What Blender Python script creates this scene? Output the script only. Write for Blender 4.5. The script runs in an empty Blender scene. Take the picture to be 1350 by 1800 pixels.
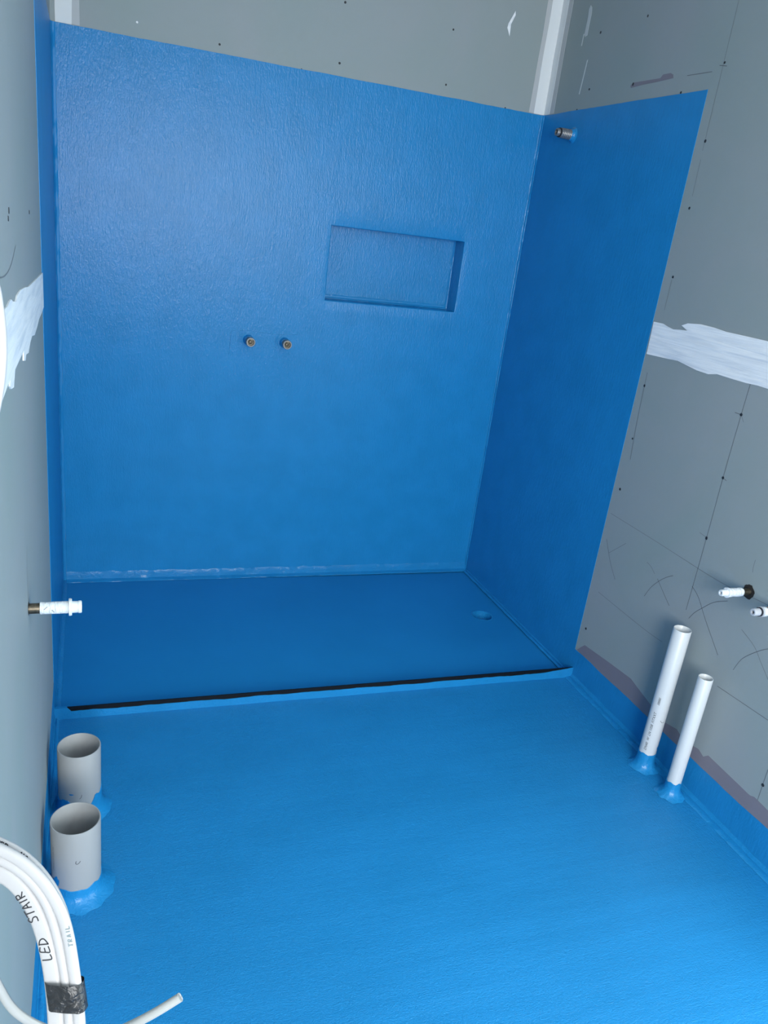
import bpy, bmesh, math, random
from mathutils import Vector, Matrix
from mathutils import noise as mnoise
from mathutils.geometry import tessellate_polygon
rnd = random.Random(7)
C = bpy.context.scene.collection
PI = math.pi

# ------------------------------------------------------------------ camera
W = 1.8198                 # inside width of the bathroom (m); x to the right, -y towards the viewer
cam_data = bpy.data.cameras.new('camera')
cam = bpy.data.objects.new('camera', cam_data)
C.objects.link(cam)
cam_data.sensor_fit = 'VERTICAL'
cam_data.sensor_height = 36.0
cam_data.lens = 36.0 * 1395.4926 / 1800.0
cam_data.shift_x = 15.0 / 1800.0
cam_data.shift_y = 30.0 / 1800.0
cam_data.clip_start = 0.02
ROWS = ((0.9411618, -0.3164671, 0.118588), (-0.0087863, -0.3736916, -0.9275114), (0.3378422, 0.8718963, -0.3544848))
r0, r1, r2 = [Vector(r).normalized() for r in ROWS]
m = Matrix((r0, -r1, -r2)).transposed().to_4x4()
m.translation = Vector((0.0940483, -3.1812597, 1.5108857))
cam.matrix_world = m
bpy.context.scene.camera = cam

# ------------------------------------------------------------------ world, lights, exposure
world = bpy.data.worlds.new('daylight')
bpy.context.scene.world = world
world.use_nodes = True
bg = world.node_tree.nodes['Background']
bg.inputs[0].default_value = (0.62, 0.80, 1.0, 1)
bg.inputs[1].default_value = 0.5

def area(name, loc, target, sx, sy, power, col):
    l = bpy.data.lights.new(name, 'AREA')
    l.shape = 'RECTANGLE'; l.size = sx; l.size_y = sy; l.energy = power; l.color = col
    o = bpy.data.objects.new(name, l); C.objects.link(o)
    o.location = loc
    d = Vector(target) - Vector(loc)
    o.rotation_euler = d.to_track_quat('-Z', 'Y').to_euler()
    return o
# daylight entering by the window behind the viewer and by the doorway in the right wall
# the side window is an added, unseen source besides these two
area('window_daylight', (0.62, -5.42, 1.66), (0.62, 0.0, 1.35), 1.15, 1.3, 58, (0.96, 0.99, 1.0))
area('added_side_fill', (-0.05, -4.65, 1.5), (1.8, -2.9, 1.2), 1.0, 1.4, 114, (0.96, 0.99, 1.0))  # added light from an unseen left opening, brightens the right wall
area('doorway_daylight', (1.88, -2.85, 1.05), (0.0, -2.75, 0.9), 0.80, 1.95, 34, (0.78, 0.95, 1.0))

sc = bpy.context.scene
sc.view_settings.view_transform = 'Standard'
sc.view_settings.look = 'None'
sc.view_settings.gamma = 1.0
sc.view_settings.exposure = 0.0
sc.view_settings.use_curve_mapping = False

# ------------------------------------------------------------------ materials
def mat(name, col, rough=0.5, metal=0.0, spec=0.5):
    mt = bpy.data.materials.new(name); mt.use_nodes = True
    b = mt.node_tree.nodes['Principled BSDF']
    b.inputs['Base Color'].default_value = (*col, 1)
    b.inputs['Roughness'].default_value = rough
    b.inputs['Metallic'].default_value = metal
    b.inputs['Specular IOR Level'].default_value = spec
    return mt

def add_noise(mt, scale, detail=4, rot=None, dist=0.0):
    nt = mt.node_tree
    tc = nt.nodes.new('ShaderNodeTexCoord'); mp = nt.nodes.new('ShaderNodeMapping')
    mp.inputs['Scale'].default_value = scale
    if rot: mp.inputs['Rotation'].default_value = rot
    n = nt.nodes.new('ShaderNodeTexNoise'); n.inputs['Scale'].default_value = 1.0
    n.inputs['Detail'].default_value = detail; n.inputs['Distortion'].default_value = dist
    nt.links.new(tc.outputs['Object'], mp.inputs['Vector'])
    nt.links.new(mp.outputs['Vector'], n.inputs['Vector'])
    return n

def ramp(mt, src, stops):
    r = mt.node_tree.nodes.new('ShaderNodeValToRGB')
    els = r.color_ramp.elements
    while len(els) < len(stops): els.new(0.5)
    for e, (p, c) in zip(els, stops):
        e.position = p; e.color = (*c, 1)
    mt.node_tree.links.new(src, r.inputs['Fac'])
    return r

def math_node(mt, op, a, b):
    n = mt.node_tree.nodes.new('ShaderNodeMath'); n.operation = op
    for i, v in enumerate((a, b)):
        if hasattr(v, 'is_output'): mt.node_tree.links.new(v, n.inputs[i])
        else: n.inputs[i].default_value = v
    return n.outputs[0]

def bump(mt, height, strength, distance):
    nt = mt.node_tree
    bp = nt.nodes.new('ShaderNodeBump')
    bp.inputs['Strength'].default_value = strength; bp.inputs['Distance'].default_value = distance
    nt.links.new(height, bp.inputs['Height'])
    nt.links.new(bp.outputs['Normal'], nt.nodes['Principled BSDF'].inputs['Normal'])

def colour(mt, out):
    mt.node_tree.links.new(out, mt.node_tree.nodes['Principled BSDF'].inputs['Base Color'])

B0, B1 = (0.0110, 0.215, 0.490), (0.0130, 0.232, 0.530)

def membrane(name, layers, rough, distance, lump=(9, 9, 9), spec=0.5):
    """blue rolled-on waterproofing: layers = (scale xyz, weight, distortion)"""
    mt = mat(name, B0, rough, 0, spec)
    c = ramp(mt, add_noise(mt, lump, 3).outputs['Fac'], [(0.35, B0), (0.65, B1)])
    colour(mt, c.outputs['Color'])
    tot = None
    for s, w, d in layers:
        v = math_node(mt, 'MULTIPLY', add_noise(mt, s, 3, None, d).outputs['Fac'], w)
        tot = v if tot is None else math_node(mt, 'ADD', tot, v)
    bump(mt, tot, 1.0, distance)
    return mt

M = {}
M['blue_back'] = membrane('membrane_vertical_roller', [((190, 190, 46), 0.6, 0.5), ((430, 430, 170), 0.4, 0), ((50, 50, 5.0), 0.3, 0.3)], 0.19, 0.0019, spec=0.30)
M['blue_right'] = membrane('membrane_side_roller', [((120, 130, 26), 0.5, 0.3), ((300, 300, 120), 0.25, 0)], 0.40, 0.0016, spec=0.3)
M['blue_floor'] = membrane('membrane_floor_brush', [((60, 260, 60), 0.40, 1.2), ((240, 70, 60), 0.50, 1.2), ((1.4, 24, 20), 0.55, 0.2), ((8, 8, 8), 0.5, 0.5), ((360, 360, 200), 0.35, 0)], 0.34, 0.0023, (3, 5, 5), spec=0.5)
M['blue_tray'] = membrane('membrane_tray', [((20, 120, 60), 0.3, 0.5), ((280, 280, 200), 0.2, 0)], 0.45, 0.0010, (2, 2, 2), spec=0.3)
M['blue_daub'] = membrane('membrane_daubed', [((60, 60, 60), 0.8, 1.2), ((240, 240, 240), 0.2, 0)], 0.28, 0.0020, spec=0.4)

g = mat('grey_water_board', (0.30, 0.315, 0.315), 0.62, 0, 0.35)
colour(g, ramp(g, add_noise(g, (2.2, 2.2, 2.2), 5, None, 0.6).outputs['Fac'], [(0.3, (0.285, 0.335, 0.325)), (0.7, (0.322, 0.345, 0.350))]).outputs['Color'])
bump(g, add_noise(g, (260, 260, 260), 3).outputs['Fac'], 0.3, 0.0006)
M['board'] = g
p = mat('white_joint_compound', (0.78, 0.79, 0.80), 0.6, 0, 0.3)
colour(p, ramp(p, add_noise(p, (6, 5, 55), 4, None, 0.3).outputs['Fac'], [(0.30, (0.76, 0.78, 0.81)), (0.55, (0.92, 0.92, 0.92))]).outputs['Color'])
bump(p, add_noise(p, (5, 4, 70), 4, None, 0.3).outputs['Fac'], 0.9, 0.006)
M['plaster'] = p
M['plaster_thin'] = mat('thin_scraped_compound', (0.52, 0.55, 0.55), 0.7)
M['tape_paper'] = mat('paper_joint_tape', (0.74, 0.75, 0.74), 0.75, 0, 0.3)
M['feather'] = mat('feathered_compound', (0.48, 0.49, 0.49), 0.7, 0, 0.3)
M['pencil'] = mat('pencil_graphite', (0.12, 0.13, 0.14), 0.6)
M['pencil_faint'] = mat('faint_pencil_graphite', (0.17, 0.185, 0.19), 0.6)
M['screw'] = mat('sunk_screw_head', (0.02, 0.022, 0.025), 0.5)
M['primer'] = mat('pinkish_primer', (0.215, 0.195, 0.225), 0.6, 0, 0.35)
M['black'] = mat('black_edge_strip', (0.004, 0.005, 0.007), 0.5, 0, 0.25)
M['hole'] = mat('painted_hole_shade', (0.018, 0.015, 0.013), 0.9)  # near-black colour stands for the shade inside the wall holes
pv = mat('pale_grey_pvc', (0.35, 0.355, 0.36), 0.38, 0, 0.5)
M['pvc_grey'] = pv
M['pvc_white'] = mat('white_pvc', (0.62, 0.64, 0.65), 0.32, 0, 0.5)
M['print'] = mat('black_pipe_print', (0.02, 0.02, 0.025), 0.6)
M['print_faint'] = mat('worn_pipe_print', (0.22, 0.23, 0.25), 0.6)
M['cable'] = mat('white_cable_sheath', (0.44, 0.43, 0.435), 0.38, 0, 0.5)
M['cable_grey'] = mat('off_white_cable_sheath', (0.36, 0.365, 0.355), 0.4, 0, 0.5)
M['ink'] = mat('marker_ink', (0.025, 0.025, 0.03), 0.5)
M['ink_pale'] = mat('faded_marker_ink', (0.20, 0.25, 0.26), 0.5)
tp = mat('black_vinyl_tape', (0.018, 0.018, 0.02), 0.38, 0, 0.5)
bump(tp, add_noise(tp, (120, 120, 160), 3, None, 0.4).outputs['Fac'], 0.8, 0.004)
M['vinyl'] = tp
cu = mat('copper', (0.55, 0.27, 0.17), 0.38, 0.9)
colour(cu, ramp(cu, add_noise(cu, (60, 140, 140), 4).outputs['Fac'], [(0.35, (0.32, 0.14, 0.09)), (0.65, (0.68, 0.38, 0.27))]).outputs['Color'])
M['copper'] = cu
br = mat('tarnished_brass', (0.20, 0.15, 0.09), 0.42, 0.8)
colour(br, ramp(br, add_noise(br, (70, 120, 120), 4).outputs['Fac'], [(0.35, (0.07, 0.06, 0.045)), (0.68, (0.22, 0.18, 0.13))]).outputs['Color'])
M['brass'] = br
M['steel'] = mat('dull_plated_steel', (0.25, 0.245, 0.24), 0.45, 0.6)
M['gun'] = mat('darkened_brass', (0.07, 0.075, 0.085), 0.45, 0.5)
pt = mat('white_thread_tape', (0.80, 0.82, 0.84), 0.5, 0, 0.4)
bump(pt, add_noise(pt, (220, 60, 60), 3, None, 0.5).outputs['Fac'], 0.9, 0.004)
M['ptfe'] = pt
M['plug'] = mat('grey_plastic_plug', (0.50, 0.51, 0.54), 0.35)
M['plug_white'] = mat('white_plastic_plug', (0.78, 0.81, 0.83), 0.3)
M['rubber_and_bore'] = mat('black_rubber_and_bore_shade', (0.01, 0.011, 0.016), 0.5)  # also paints the shade inside the nozzle bores
M['white'] = mat('white_painted_ceiling', (0.78, 0.78, 0.77), 0.7)
M['timber'] = mat('pale_timber_jamb', (0.45, 0.35, 0.24), 0.6)

# ------------------------------------------------------------------ measured outlines (metres, on their wall)
R_LINES = [[(-1.4408, 1.2317), (-1.4396, 1.1396), (-1.4396, 0.9527), (-1.4428, 0.7649), (-1.4436, 0.526)], [(-1.0069, 2.2192), (-1.0069, 2.0918), (-1.0069, 1.8839), (-1.0069, 1.8333)], [(-1.0084, 1.81), (-1.0103, 1.7074)], [(-1.009, 1.4633), (-1.0084, 1.3708)], [(-0.9988, 1.1691), (-1.0059, 1.0082), (-1.0186, 0.8771)], [(-1.2517, 0.4776), (-1.2721, 0.5207), (-1.3013, 0.5572), (-1.327, 0.5817), (-1.353, 0.5998)], [(-1.2234, 0.5886), (-1.2481, 0.5822), (-1.2718, 0.5682)], [(-1.2898, 0.5592), (-1.3338, 0.5284), (-1.3716, 0.5029)], [(-1.4635, 0.507), (-1.4786, 0.5341), (-1.5, 0.5594), (-1.5388, 0.6001), (-1.5859, 0.6285)], [(-1.4412, 0.6051), (-1.4774, 0.5854), (-1.5275, 0.5364), (-1.6101, 0.4634)], [(-1.6767, 0.4546), (-1.6867, 0.4858), (-1.6994, 0.5091), (-1.7325, 0.5463), (-1.7632, 0.5728), (-1.8141, 0.6056)], [(-1.6618, 0.5771), (-1.7184, 0.5557), (-1.7564, 0.5253), (-1.7936, 0.4955)], [(-0.9847, 0.6693), (-1.2433, 0.6691), (-1.5362, 0.6668), (-1.695, 0.6815), (-1.7547, 0.6827)], [(-1.0191, 0.3785), (-1.2841, 0.3752), (-1.3849, 0.3796)], [(-1.6411, 0.3777), (-1.8339, 0.3925)], [(-1.6355, 0.78), (-1.6359, 0.7591), (-1.6393, 0.7437)], [(-1.0243, 0.5343), (-1.1011, 0.6041)], [(-0.9954, 0.5755), (-1.0424, 0.51), (-1.0906, 0.4623)], [(-1.8832, 0.267), (-1.885, 0.1061)], [(-1.4147, 1.1399), (-1.4396, 1.1396)], [(-1.4396, 0.9527), (-1.455, 0.9492)], [(-1.4106, 0.7701), (-1.4395, 0.7672)], [(-1.4396, 1.1396), (-1.4552, 1.1224)], [(-0.8534, 2.0482), (-0.9654, 2.0462)], [(-0.9915, 2.0592), (-1.0241, 2.0539)]]
R_SCREWS = [(-1.4428, 0.7649), (-1.4396, 0.9527), (-1.4396, 1.1396), (-1.0028, 0.7654), (-1.0044, 0.9468), (-1.0003, 1.1261), (-0.5799, 2.2506), (-0.3093, 2.2443), (-0.3056, 2.0644), (-1.0108, 2.0641), (-1.0091, 1.8594), (-1.0104, 1.6736), (-1.0111, 1.4721), (-0.5763, 2.0533), (-0.8418, 2.0029), (-0.2457, 2.0001), (-0.9997, 0.2176), (-1.8843, 0.2166)]
R_SMEAR = [(-0.5625, 2.0507), (-0.5779, 2.0579), (-0.7201, 2.0557), (-0.7314, 2.0649), (-0.768, 2.0649), (-0.7832, 2.0591), (-0.7873, 2.0485), (-0.7086, 2.0465), (-0.6312, 2.0459), (-0.5673, 2.0427)]
R_PRIMER = [[(-0.9768, 0.115), (-1.0156, 0.1569), (-1.1645, 0.1729), (-1.2918, 0.1845), (-1.3306, 0.1754), (-1.4307, 0.1549), (-1.4848, 0.1441), (-1.5443, 0.1578), (-1.5772, 0.1432), (-1.6454, 0.1576), (-1.6693, 0.1485), (-1.6854, 0.1648), (-1.8574, 0.1598), (-1.8722, 0.1662), (-1.9241, 0.1631), (-2.0043, 0.1625), (-2.2, 0.158), (-2.419, 0.165), (-2.419, 0.1), (-2.0362, 0.0814), (-1.9186, 0.0861), (-1.5602, 0.103), (-1.3477, 0.0989)]]
R_PATCH = [(-0.9724, 1.3292), (-1.0175, 1.3297), (-1.0451, 1.3239), (-1.0715, 1.32), (-1.1007, 1.3233), (-1.1381, 1.3263), (-1.1073, 1.337), (-1.1329, 1.3472), (-1.1881, 1.3526), (-1.2436, 1.3516), (-1.2981, 1.3473), (-1.3881, 1.3474), (-1.4495, 1.3471), (-1.5261, 1.3449), (-1.6311, 1.3409), (-1.95, 1.338), (-2.2, 1.342), (-2.419, 1.337), (-2.419, 1.222), (-2.1, 1.226), (-1.9, 1.219), (-1.6776, 1.2229), (-1.5722, 1.2277), (-1.5055, 1.228), (-1.4682, 1.2285), (-1.4259, 1.2264), (-1.3661, 1.2263), (-1.3084, 1.2272), (-1.2734, 1.22), (-1.2227, 1.2211), (-1.1302, 1.2322), (-1.057, 1.2285), (-0.9747, 1.2257)]
R_STREAKS = [[(-0.2072, 2.3456), (-0.2184, 2.3367), (-0.223, 2.3175), (-0.2208, 2.248), (-0.207, 2.2453), (-0.1988, 2.2536), (-0.2028, 2.3069), (-0.1996, 2.3353)], [(-0.1926, 2.2569), (-0.1972, 2.2553), (-0.1959, 2.2175), (-0.1902, 2.2192)], [(-0.2517, 2.1659), (-0.257, 2.1648), (-0.2433, 2.0536), (-0.2376, 2.0551)]]
L_PATCH = [(-0.9459, 1.3029), (-1.4795, 1.3242), (-1.5716, 1.3329), (-1.675, 1.3394), (-1.7511, 1.3394), (-1.781, 1.3333), (-1.8359, 1.3399), (-1.8638, 1.3464), (-1.8936, 1.3468), (-1.9306, 1.3441), (-1.9634, 1.3458), (-2.0414, 1.3381), (-2.122, 1.3289), (-2.5, 1.335), (-3.0, 1.329), (-3.6, 1.334), (-3.6, 1.222), (-3.0, 1.218), (-2.5, 1.224), (-2.1769, 1.2196), (-2.0676, 1.2406), (-1.962, 1.2433), (-1.9335, 1.2424), (-1.9449, 1.2345), (-1.9267, 1.2267), (-1.8833, 1.2197), (-1.848, 1.2395), (-1.7498, 1.2375), (-1.6592, 1.2345), (-1.6676, 1.2191), (-1.6271, 1.2115), (-1.6068, 1.2188), (-1.5431, 1.2106), (-1.485, 1.2208), (-1.4277, 1.2235), (-1.344, 1.212), (-1.2423, 1.2153), (-1.167, 1.2201), (-1.049, 1.2183), (-0.9384, 1.219)]
L_LINES = [[(-1.9917, 1.389), (-1.9278, 1.3853), (-1.8533, 1.3873), (-1.7874, 1.3967), (-1.7235, 1.4128)], [(-1.738, 0.8971), (-1.7508, 0.8462), (-1.7522, 0.7867)]]
L_SCREWS = [(-1.8209, 1.4677), (-1.3593, 1.4543), (-1.836, 1.4572)]
B_MARK = [(1.6238, 2.3266), (1.6265, 2.3133), (1.6132, 2.2811), (1.6148, 2.2417), (1.6006, 2.2671), (1.6023, 2.2813)]
B_SCREWS = [(0.5277, 2.0269), (0.9588, 2.0418), (0.9595, 2.2317), (1.3823, 2.0401), (1.3825, 2.2226), (1.6444, 2.0005), (0.8207, 1.9972)]
B_WHITE = [(0.2547, 2.0442)]
C_L = [(0.0065, -2.7414, 1.0988), (0.0183, -2.7436, 1.1047), (0.0291, -2.7471, 1.1063), (0.0385, -2.7512, 1.1052), (0.0452, -2.755, 1.1024), (0.0526, -2.7605, 1.0957), (0.0592, -2.7668, 1.0866), (0.0642, -2.7737, 1.0743), (0.068, -2.7822, 1.0571), (0.0702, -2.7898, 1.0405), (0.0711, -2.7968, 1.024), (0.0716, -2.8051, 1.0042), (0.0716, -2.8186, 0.971)]
C_M = [(0.0065, -2.7376, 1.1082), (0.0184, -2.74, 1.1136), (0.0292, -2.7436, 1.115), (0.0386, -2.7481, 1.1129), (0.05, -2.7543, 1.1086), (0.0587, -2.7607, 1.1011), (0.0663, -2.7676, 1.0915), (0.0713, -2.7746, 1.0788), (0.0751, -2.7846, 1.058), (0.078, -2.7924, 1.0415), (0.0788, -2.7995, 1.025), (0.0793, -2.8077, 1.0051), (0.0793, -2.8212, 0.9719)]
C_R = [(0.0066, -2.7347, 1.1155), (0.0184, -2.7373, 1.1203), (0.0292, -2.7412, 1.121), (0.0386, -2.7459, 1.1185), (0.0534, -2.7535, 1.1137), (0.0634, -2.7613, 1.104), (0.0711, -2.7684, 1.094), (0.076, -2.7744, 1.084), (0.079, -2.7799, 1.0731), (0.0808, -2.7865, 1.0588), (0.0834, -2.7942, 1.0422), (0.0849, -2.8015, 1.0257), (0.0857, -2.8099, 1.0059), (0.0858, -2.8234, 0.9727)]
C_B = [(0.0054, -2.7257, 1.1167), (0.0174, -2.7289, 1.1202), (0.0284, -2.7334, 1.1196), (0.0379, -2.7385, 1.116), (0.0464, -2.7428, 1.1137), (0.0542, -2.7476, 1.1093), (0.0623, -2.7537, 1.102), (0.0701, -2.7607, 1.0922), (0.0755, -2.7677, 1.08), (0.0781, -2.7741, 1.0669), (0.0796, -2.7806, 1.0523), (0.0815, -2.7882, 1.0354), (0.082, -2.7953, 1.0186), (0.0819, -2.8034, 0.9984), (0.0815, -2.817, 0.9647)]
C_LOOP = [(0.0195, -2.778, 1.1058), (0.0306, -2.784, 1.0733), (0.039, -2.787, 1.0459), (0.0428, -2.7844, 1.0277), (0.0505, -2.7898, 1.0217), (0.0603, -2.7841, 1.0027), (0.0755, -2.784, 0.9892), (0.0932, -2.7943, 0.995), (0.107, -2.8048, 1.0104), (0.1183, -2.8138, 1.0273), (0.1311, -2.8156, 1.0352), (0.1447, -2.8166, 1.0456)]
C_ARC = [(0.0163, -2.6834, 1.4765), (0.0333, -2.6914, 1.4731), (0.0439, -2.7006, 1.4605), (0.0472, -2.7079, 1.4456), (0.0484, -2.7146, 1.4304), (0.048, -2.7196, 1.4178), (0.0459, -2.7251, 1.4022), (0.0424, -2.729, 1.3892), (0.0323, -2.7352, 1.3642), (0.018, -2.7361, 1.3485)]
TAPE = [(0.075, -2.7893, 1.0464), (0.0772, -2.7967, 1.0301)]

# ------------------------------------------------------------------ helpers
def obj(name, bm, mt, parent=None, smooth=False):
    me = bpy.data.meshes.new(name)
    bm.normal_update()
    bm.to_mesh(me); bm.free()
    me.materials.append(M[mt] if isinstance(mt, str) else mt)
    if smooth:
        for q in me.polygons: q.use_smooth = True
        try: me.set_sharp_from_angle(angle=math.radians(42))
        except Exception: pass
    o = bpy.data.objects.new(name, me); C.objects.link(o)
    if parent is not None: o.parent = parent
    return o

def structure(o, label=None, cat=None):
    o['kind'] = 'structure'
    if label: o['label'] = label
    if cat: o['category'] = cat
    return o

def thing(name, label, cat, loc=(0, 0, 0), group=None):
    o = bpy.data.objects.new(name, None); C.objects.link(o)
    o.location = loc; o.empty_display_size = 0.05
    o['label'] = label; o['category'] = cat
    if group: o['group'] = group
    return o

def tag(o, label, cat, group=None):
    o['label'] = label; o['category'] = cat
    if group: o['group'] = group
    return o

def bx(bm, x0, x1, y0, y1, z0, z1):
    v = [bm.verts.new((x, y, z)) for z in (z0, z1) for y in (y0, y1) for x in (x0, x1)]
    for f in ((0, 2, 3, 1), (4, 5, 7, 6), (0, 1, 5, 4), (1, 3, 7, 5), (3, 2, 6, 7), (2, 0, 4, 6)):
        bm.faces.new([v[i] for i in f])

def on_right(a, b, h): return (W - h, a, b)
def on_left(a, b, h): return (XL + h, a, b)
def on_back(a, b, h): return (a, -h, b)

def poly_patch(pts, surf, h0, h1, bm=None, subdiv_noise=0.0):
    """a thin slab with the outline pts lying on a wall, from height h0 to h1"""
    bm = bm or bmesh.new()
    lo = [bm.verts.new(surf(a, b, h0)) for a, b in pts]
    hi = [bm.verts.new(surf(a, b, h1)) for a, b in pts]
    n = len(pts)
    for tri in tessellate_polygon([[Vector((a, b, 0)) for a, b in pts]]):
        bm.faces.new([hi[i] for i in tri])
    for i in range(n):
        bm.faces.new((lo[i], lo[(i + 1) % n], hi[(i + 1) % n], hi[i]))
    bmesh.ops.recalc_face_normals(bm, faces=bm.faces[:])
    return bm

def smooth_pts(pts, k=4, closed=False):
    """Catmull-Rom through points of any dimension"""
    out = []; n = len(pts)
    P = [Vector(q) if len(q) == 3 else Vector((q[0], q[1], 0)) for q in pts]
    for i in range(n - 1):
        p0 = P[max(i - 1, 0)]; p1 = P[i]; p2 = P[i + 1]; p3 = P[min(i + 2, n - 1)]
        for j in range(k):
            t = j / k
            out.append(0.5 * ((2 * p1) + (p2 - p0) * t + (2 * p0 - 5 * p1 + 4 * p2 - p3) * t * t + (3 * p1 - p0 - 3 * p2 + p3) * t ** 3))
    out.append(P[-1])
    return out

def ribbon(bm, pts, surf, w, h):
    q = smooth_pts(pts, 5) if len(pts) > 2 else [Vector((*p_, 0)) for p_ in pts]
    rows = []
    for i, p_ in enumerate(q):
        d = (q[min(i + 1, len(q) - 1)] - q[max(i - 1, 0)]); d.normalize()
        nrm = Vector((-d.y, d.x, 0)) * w / 2
        a, b = p_ + nrm, p_ - nrm
        rows.append((bm.verts.new(surf(a.x, a.y, h)), bm.verts.new(surf(b.x, b.y, h))))
    for (a, b), (c, d) in zip(rows, rows[1:]): bm.faces.new((a, b, d, c))

def lathe(bm, prof, seg=28, axis='x'):
    """prof = (position along axis, radius)"""
    rings = []
    for a, r in prof:
        ring = []
        for i in range(seg):
            t = 2 * PI * i / seg
            c_, s_ = r * math.cos(t), r * math.sin(t)
            ring.append(bm.verts.new((a, c_, s_) if axis == 'x' else (c_, s_, a)))
        rings.append(ring)
    for r_, s_ in zip(rings, rings[1:]):
        for i in range(seg):
            bm.faces.new((r_[i], r_[(i + 1) % seg], s_[(i + 1) % seg], s_[i]))
    bmesh.ops.recalc_face_normals(bm, faces=bm.faces[:])
    return bm

def cap(bm, a, r, seg=28, axis='x'):
    vs = []
    for i in range(seg):
        t = 2 * PI * i / seg
        c_, s_ = r * math.cos(t), r * math.sin(t)
        vs.append(bm.verts.new((a, c_, s_) if axis == 'x' else (c_, s_, a)))
    bm.faces.new(vs)

def text_pts(body, size, shear=0.0):
    """flat lettering as (vertices, faces): x along the line, y up, centred on y"""
    cu_ = bpy.data.curves.new('lettering', 'FONT'); cu_.body = body; cu_.size = size; cu_.shear = shear
    cu_.resolution_u = 2; cu_.align_x = 'LEFT'; cu_.align_y = 'CENTER'
    o = bpy.data.objects.new('lettering', cu_); C.objects.link(o)
    bpy.context.view_layer.update()
    me = o.evaluated_get(bpy.context.evaluated_depsgraph_get()).to_mesh()
    vs = [v.co.copy() for v in me.vertices]; fs = [tuple(q.vertices) for q in me.polygons]
    o.to_mesh_clear() if hasattr(o, 'to_mesh_clear') else None
    bpy.data.objects.remove(o); bpy.data.curves.remove(cu_)
    return vs, fs

def lettering(name, body, size, place, mt, parent, shear=0.0):
    vs, fs = text_pts(body, size, shear)
    bm = bmesh.new()
    nv = [bm.verts.new(place(v.x, v.y)) for v in vs]
    for f in fs:
        try: bm.faces.new([nv[i] for i in f])
        except ValueError: pass
    return obj(name, bm, mt, parent)

def wob(x, k, amp, seed=0.0):
    return amp * mnoise.noise(Vector((x * k, seed * 3.7 + 0.31, 0.17)))

# ------------------------------------------------------------------ the room
XL = -0.015          # face of the left wall
CEIL = 2.62
YF = -5.4            # wall behind the viewer
NX0, NX1, NZ0, NZ1, ND = 0.986, 1.557, 1.210, 1.492, 0.090     # wall niche
D_UP = -0.9815       # front face of the threshold upstand
MH = 2.0             # height of the blue coat on the shower walls
MT = 0.0013

# floor slab and its blue coats
bm = bmesh.new(); bx(bm, -0.2, W + 0.2, YF - 0.15, 0.15, -0.25, -0.055)
floor = structure(obj('floor', bm, 'pvc_grey'))

def sheet(name, x0, x1, y0, y1, step, zf, mt, parent, hole=None):
    bm = bmesh.new()
    nx = max(2, int((x1 - x0) / step)); ny = max(2, int((y1 - y0) / step))
    g_ = [[bm.verts.new((x0 + (x1 - x0) * i / nx, y0 + (y1 - y0) * j / ny, 0)) for i in range(nx + 1)] for j in range(ny + 1)]
    for j in range(ny):
        for i in range(nx):
            bm.faces.new((g_[j][i], g_[j][i + 1], g_[j + 1][i + 1], g_[j + 1][i]))
    if hole:
        hx, hy, hr = hole
        dead = [f for f in bm.faces if all((v.co.x - hx) ** 2 + (v.co.y - hy) ** 2 < (hr + step * 1.2) ** 2 for v in f.verts) or (f.calc_center_median() - Vector((hx, hy, 0))).length < hr + step * 0.8]
        bmesh.ops.delete(bm, geom=dead, context='FACES')
        edge = [e for e in bm.edges if e.is_boundary and (e.verts[0].co - Vector((hx, hy, 0))).length < hr * 3]
        seg = 32
        ring = [bm.verts.new((hx + hr * math.cos(2 * PI * i / seg), hy + hr * math.sin(2 * PI * i / seg), 0)) for i in range(seg)]
        re = [bm.edges.new((ring[i], ring[(i + 1) % seg])) for i in range(seg)]
        bmesh.ops.triangle_fill(bm, use_beauty=True, use_dissolve=False, edges=edge + re)
        # triangle_fill may close the hole itself: open it again
        inside = [f for f in bm.faces if (f.calc_center_median() - Vector((hx, hy, 0))).length < hr * 0.9]
        bmesh.ops.delete(bm, geom=inside, context='FACES')
    for v in bm.verts: v.co.z = zf(v.co.x, v.co.y)
    # give the coat its thickness at the outer edge
    be = [e for e in bm.edges if e.is_boundary]
    r = bmesh.ops.extrude_edge_only(bm, edges=be)
    for v in r['geom']:
        if isinstance(v, bmesh.types.BMVert): v.co.z -= 0.05
    bmesh.ops.recalc_face_normals(bm, faces=bm.faces[:])
    up = [f for f in bm.faces if f.normal.z < -0.5]
    if up: bmesh.ops.reverse_faces(bm, faces=bm.faces[:])
    return obj(name, bm, mt, parent, True)

DX, DY, DR = 1.691, -0.462, 0.043      # drain outlet
def main_z(x, y):
    return 0.0012 * mnoise.noise(Vector((x * 5, y * 5, 1.3))) + 0.0006 * mnoise.noise(Vector((x * 3, y * 26, 4.0)))
def tray_z(x, y):
    d = math.hypot(x - DX, y - DY)
    return -0.006 + 0.006 * min(1.0, d / 1.2) + 0.0008 * mnoise.noise(Vector((x * 4, y * 5, 7.7)))
floor_coat = sheet('waterproof_membrane', XL - 0.002, W + 0.002, YF, D_UP - 0.001, 0.02, main_z, 'blue_floor', floor)
tray = sheet('waterproof_membrane', XL - 0.002, W + 0.002, D_UP + 0.004, 0.002, 0.02, tray_z, 'blue_tray', floor, (DX, DY, DR))
bm = bmesh.new()
zr = tray_z(DX + DR, DY)
lathe(bm, [(zr + 0.0004, DR + 0.006), (zr + 0.0016, DR + 0.002), (zr, DR - 0.001), (zr - 0.03, DR - 0.003), (zr - 0.034, DR - 0.008), (zr - 0.036, 0.001)], 36, 'z')
o = obj('drain_recess', bm, 'blue_daub', tray, True); o.location = (DX, DY, 0)
o['label'] = 'round sunken drain hole painted over in blue'

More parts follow.
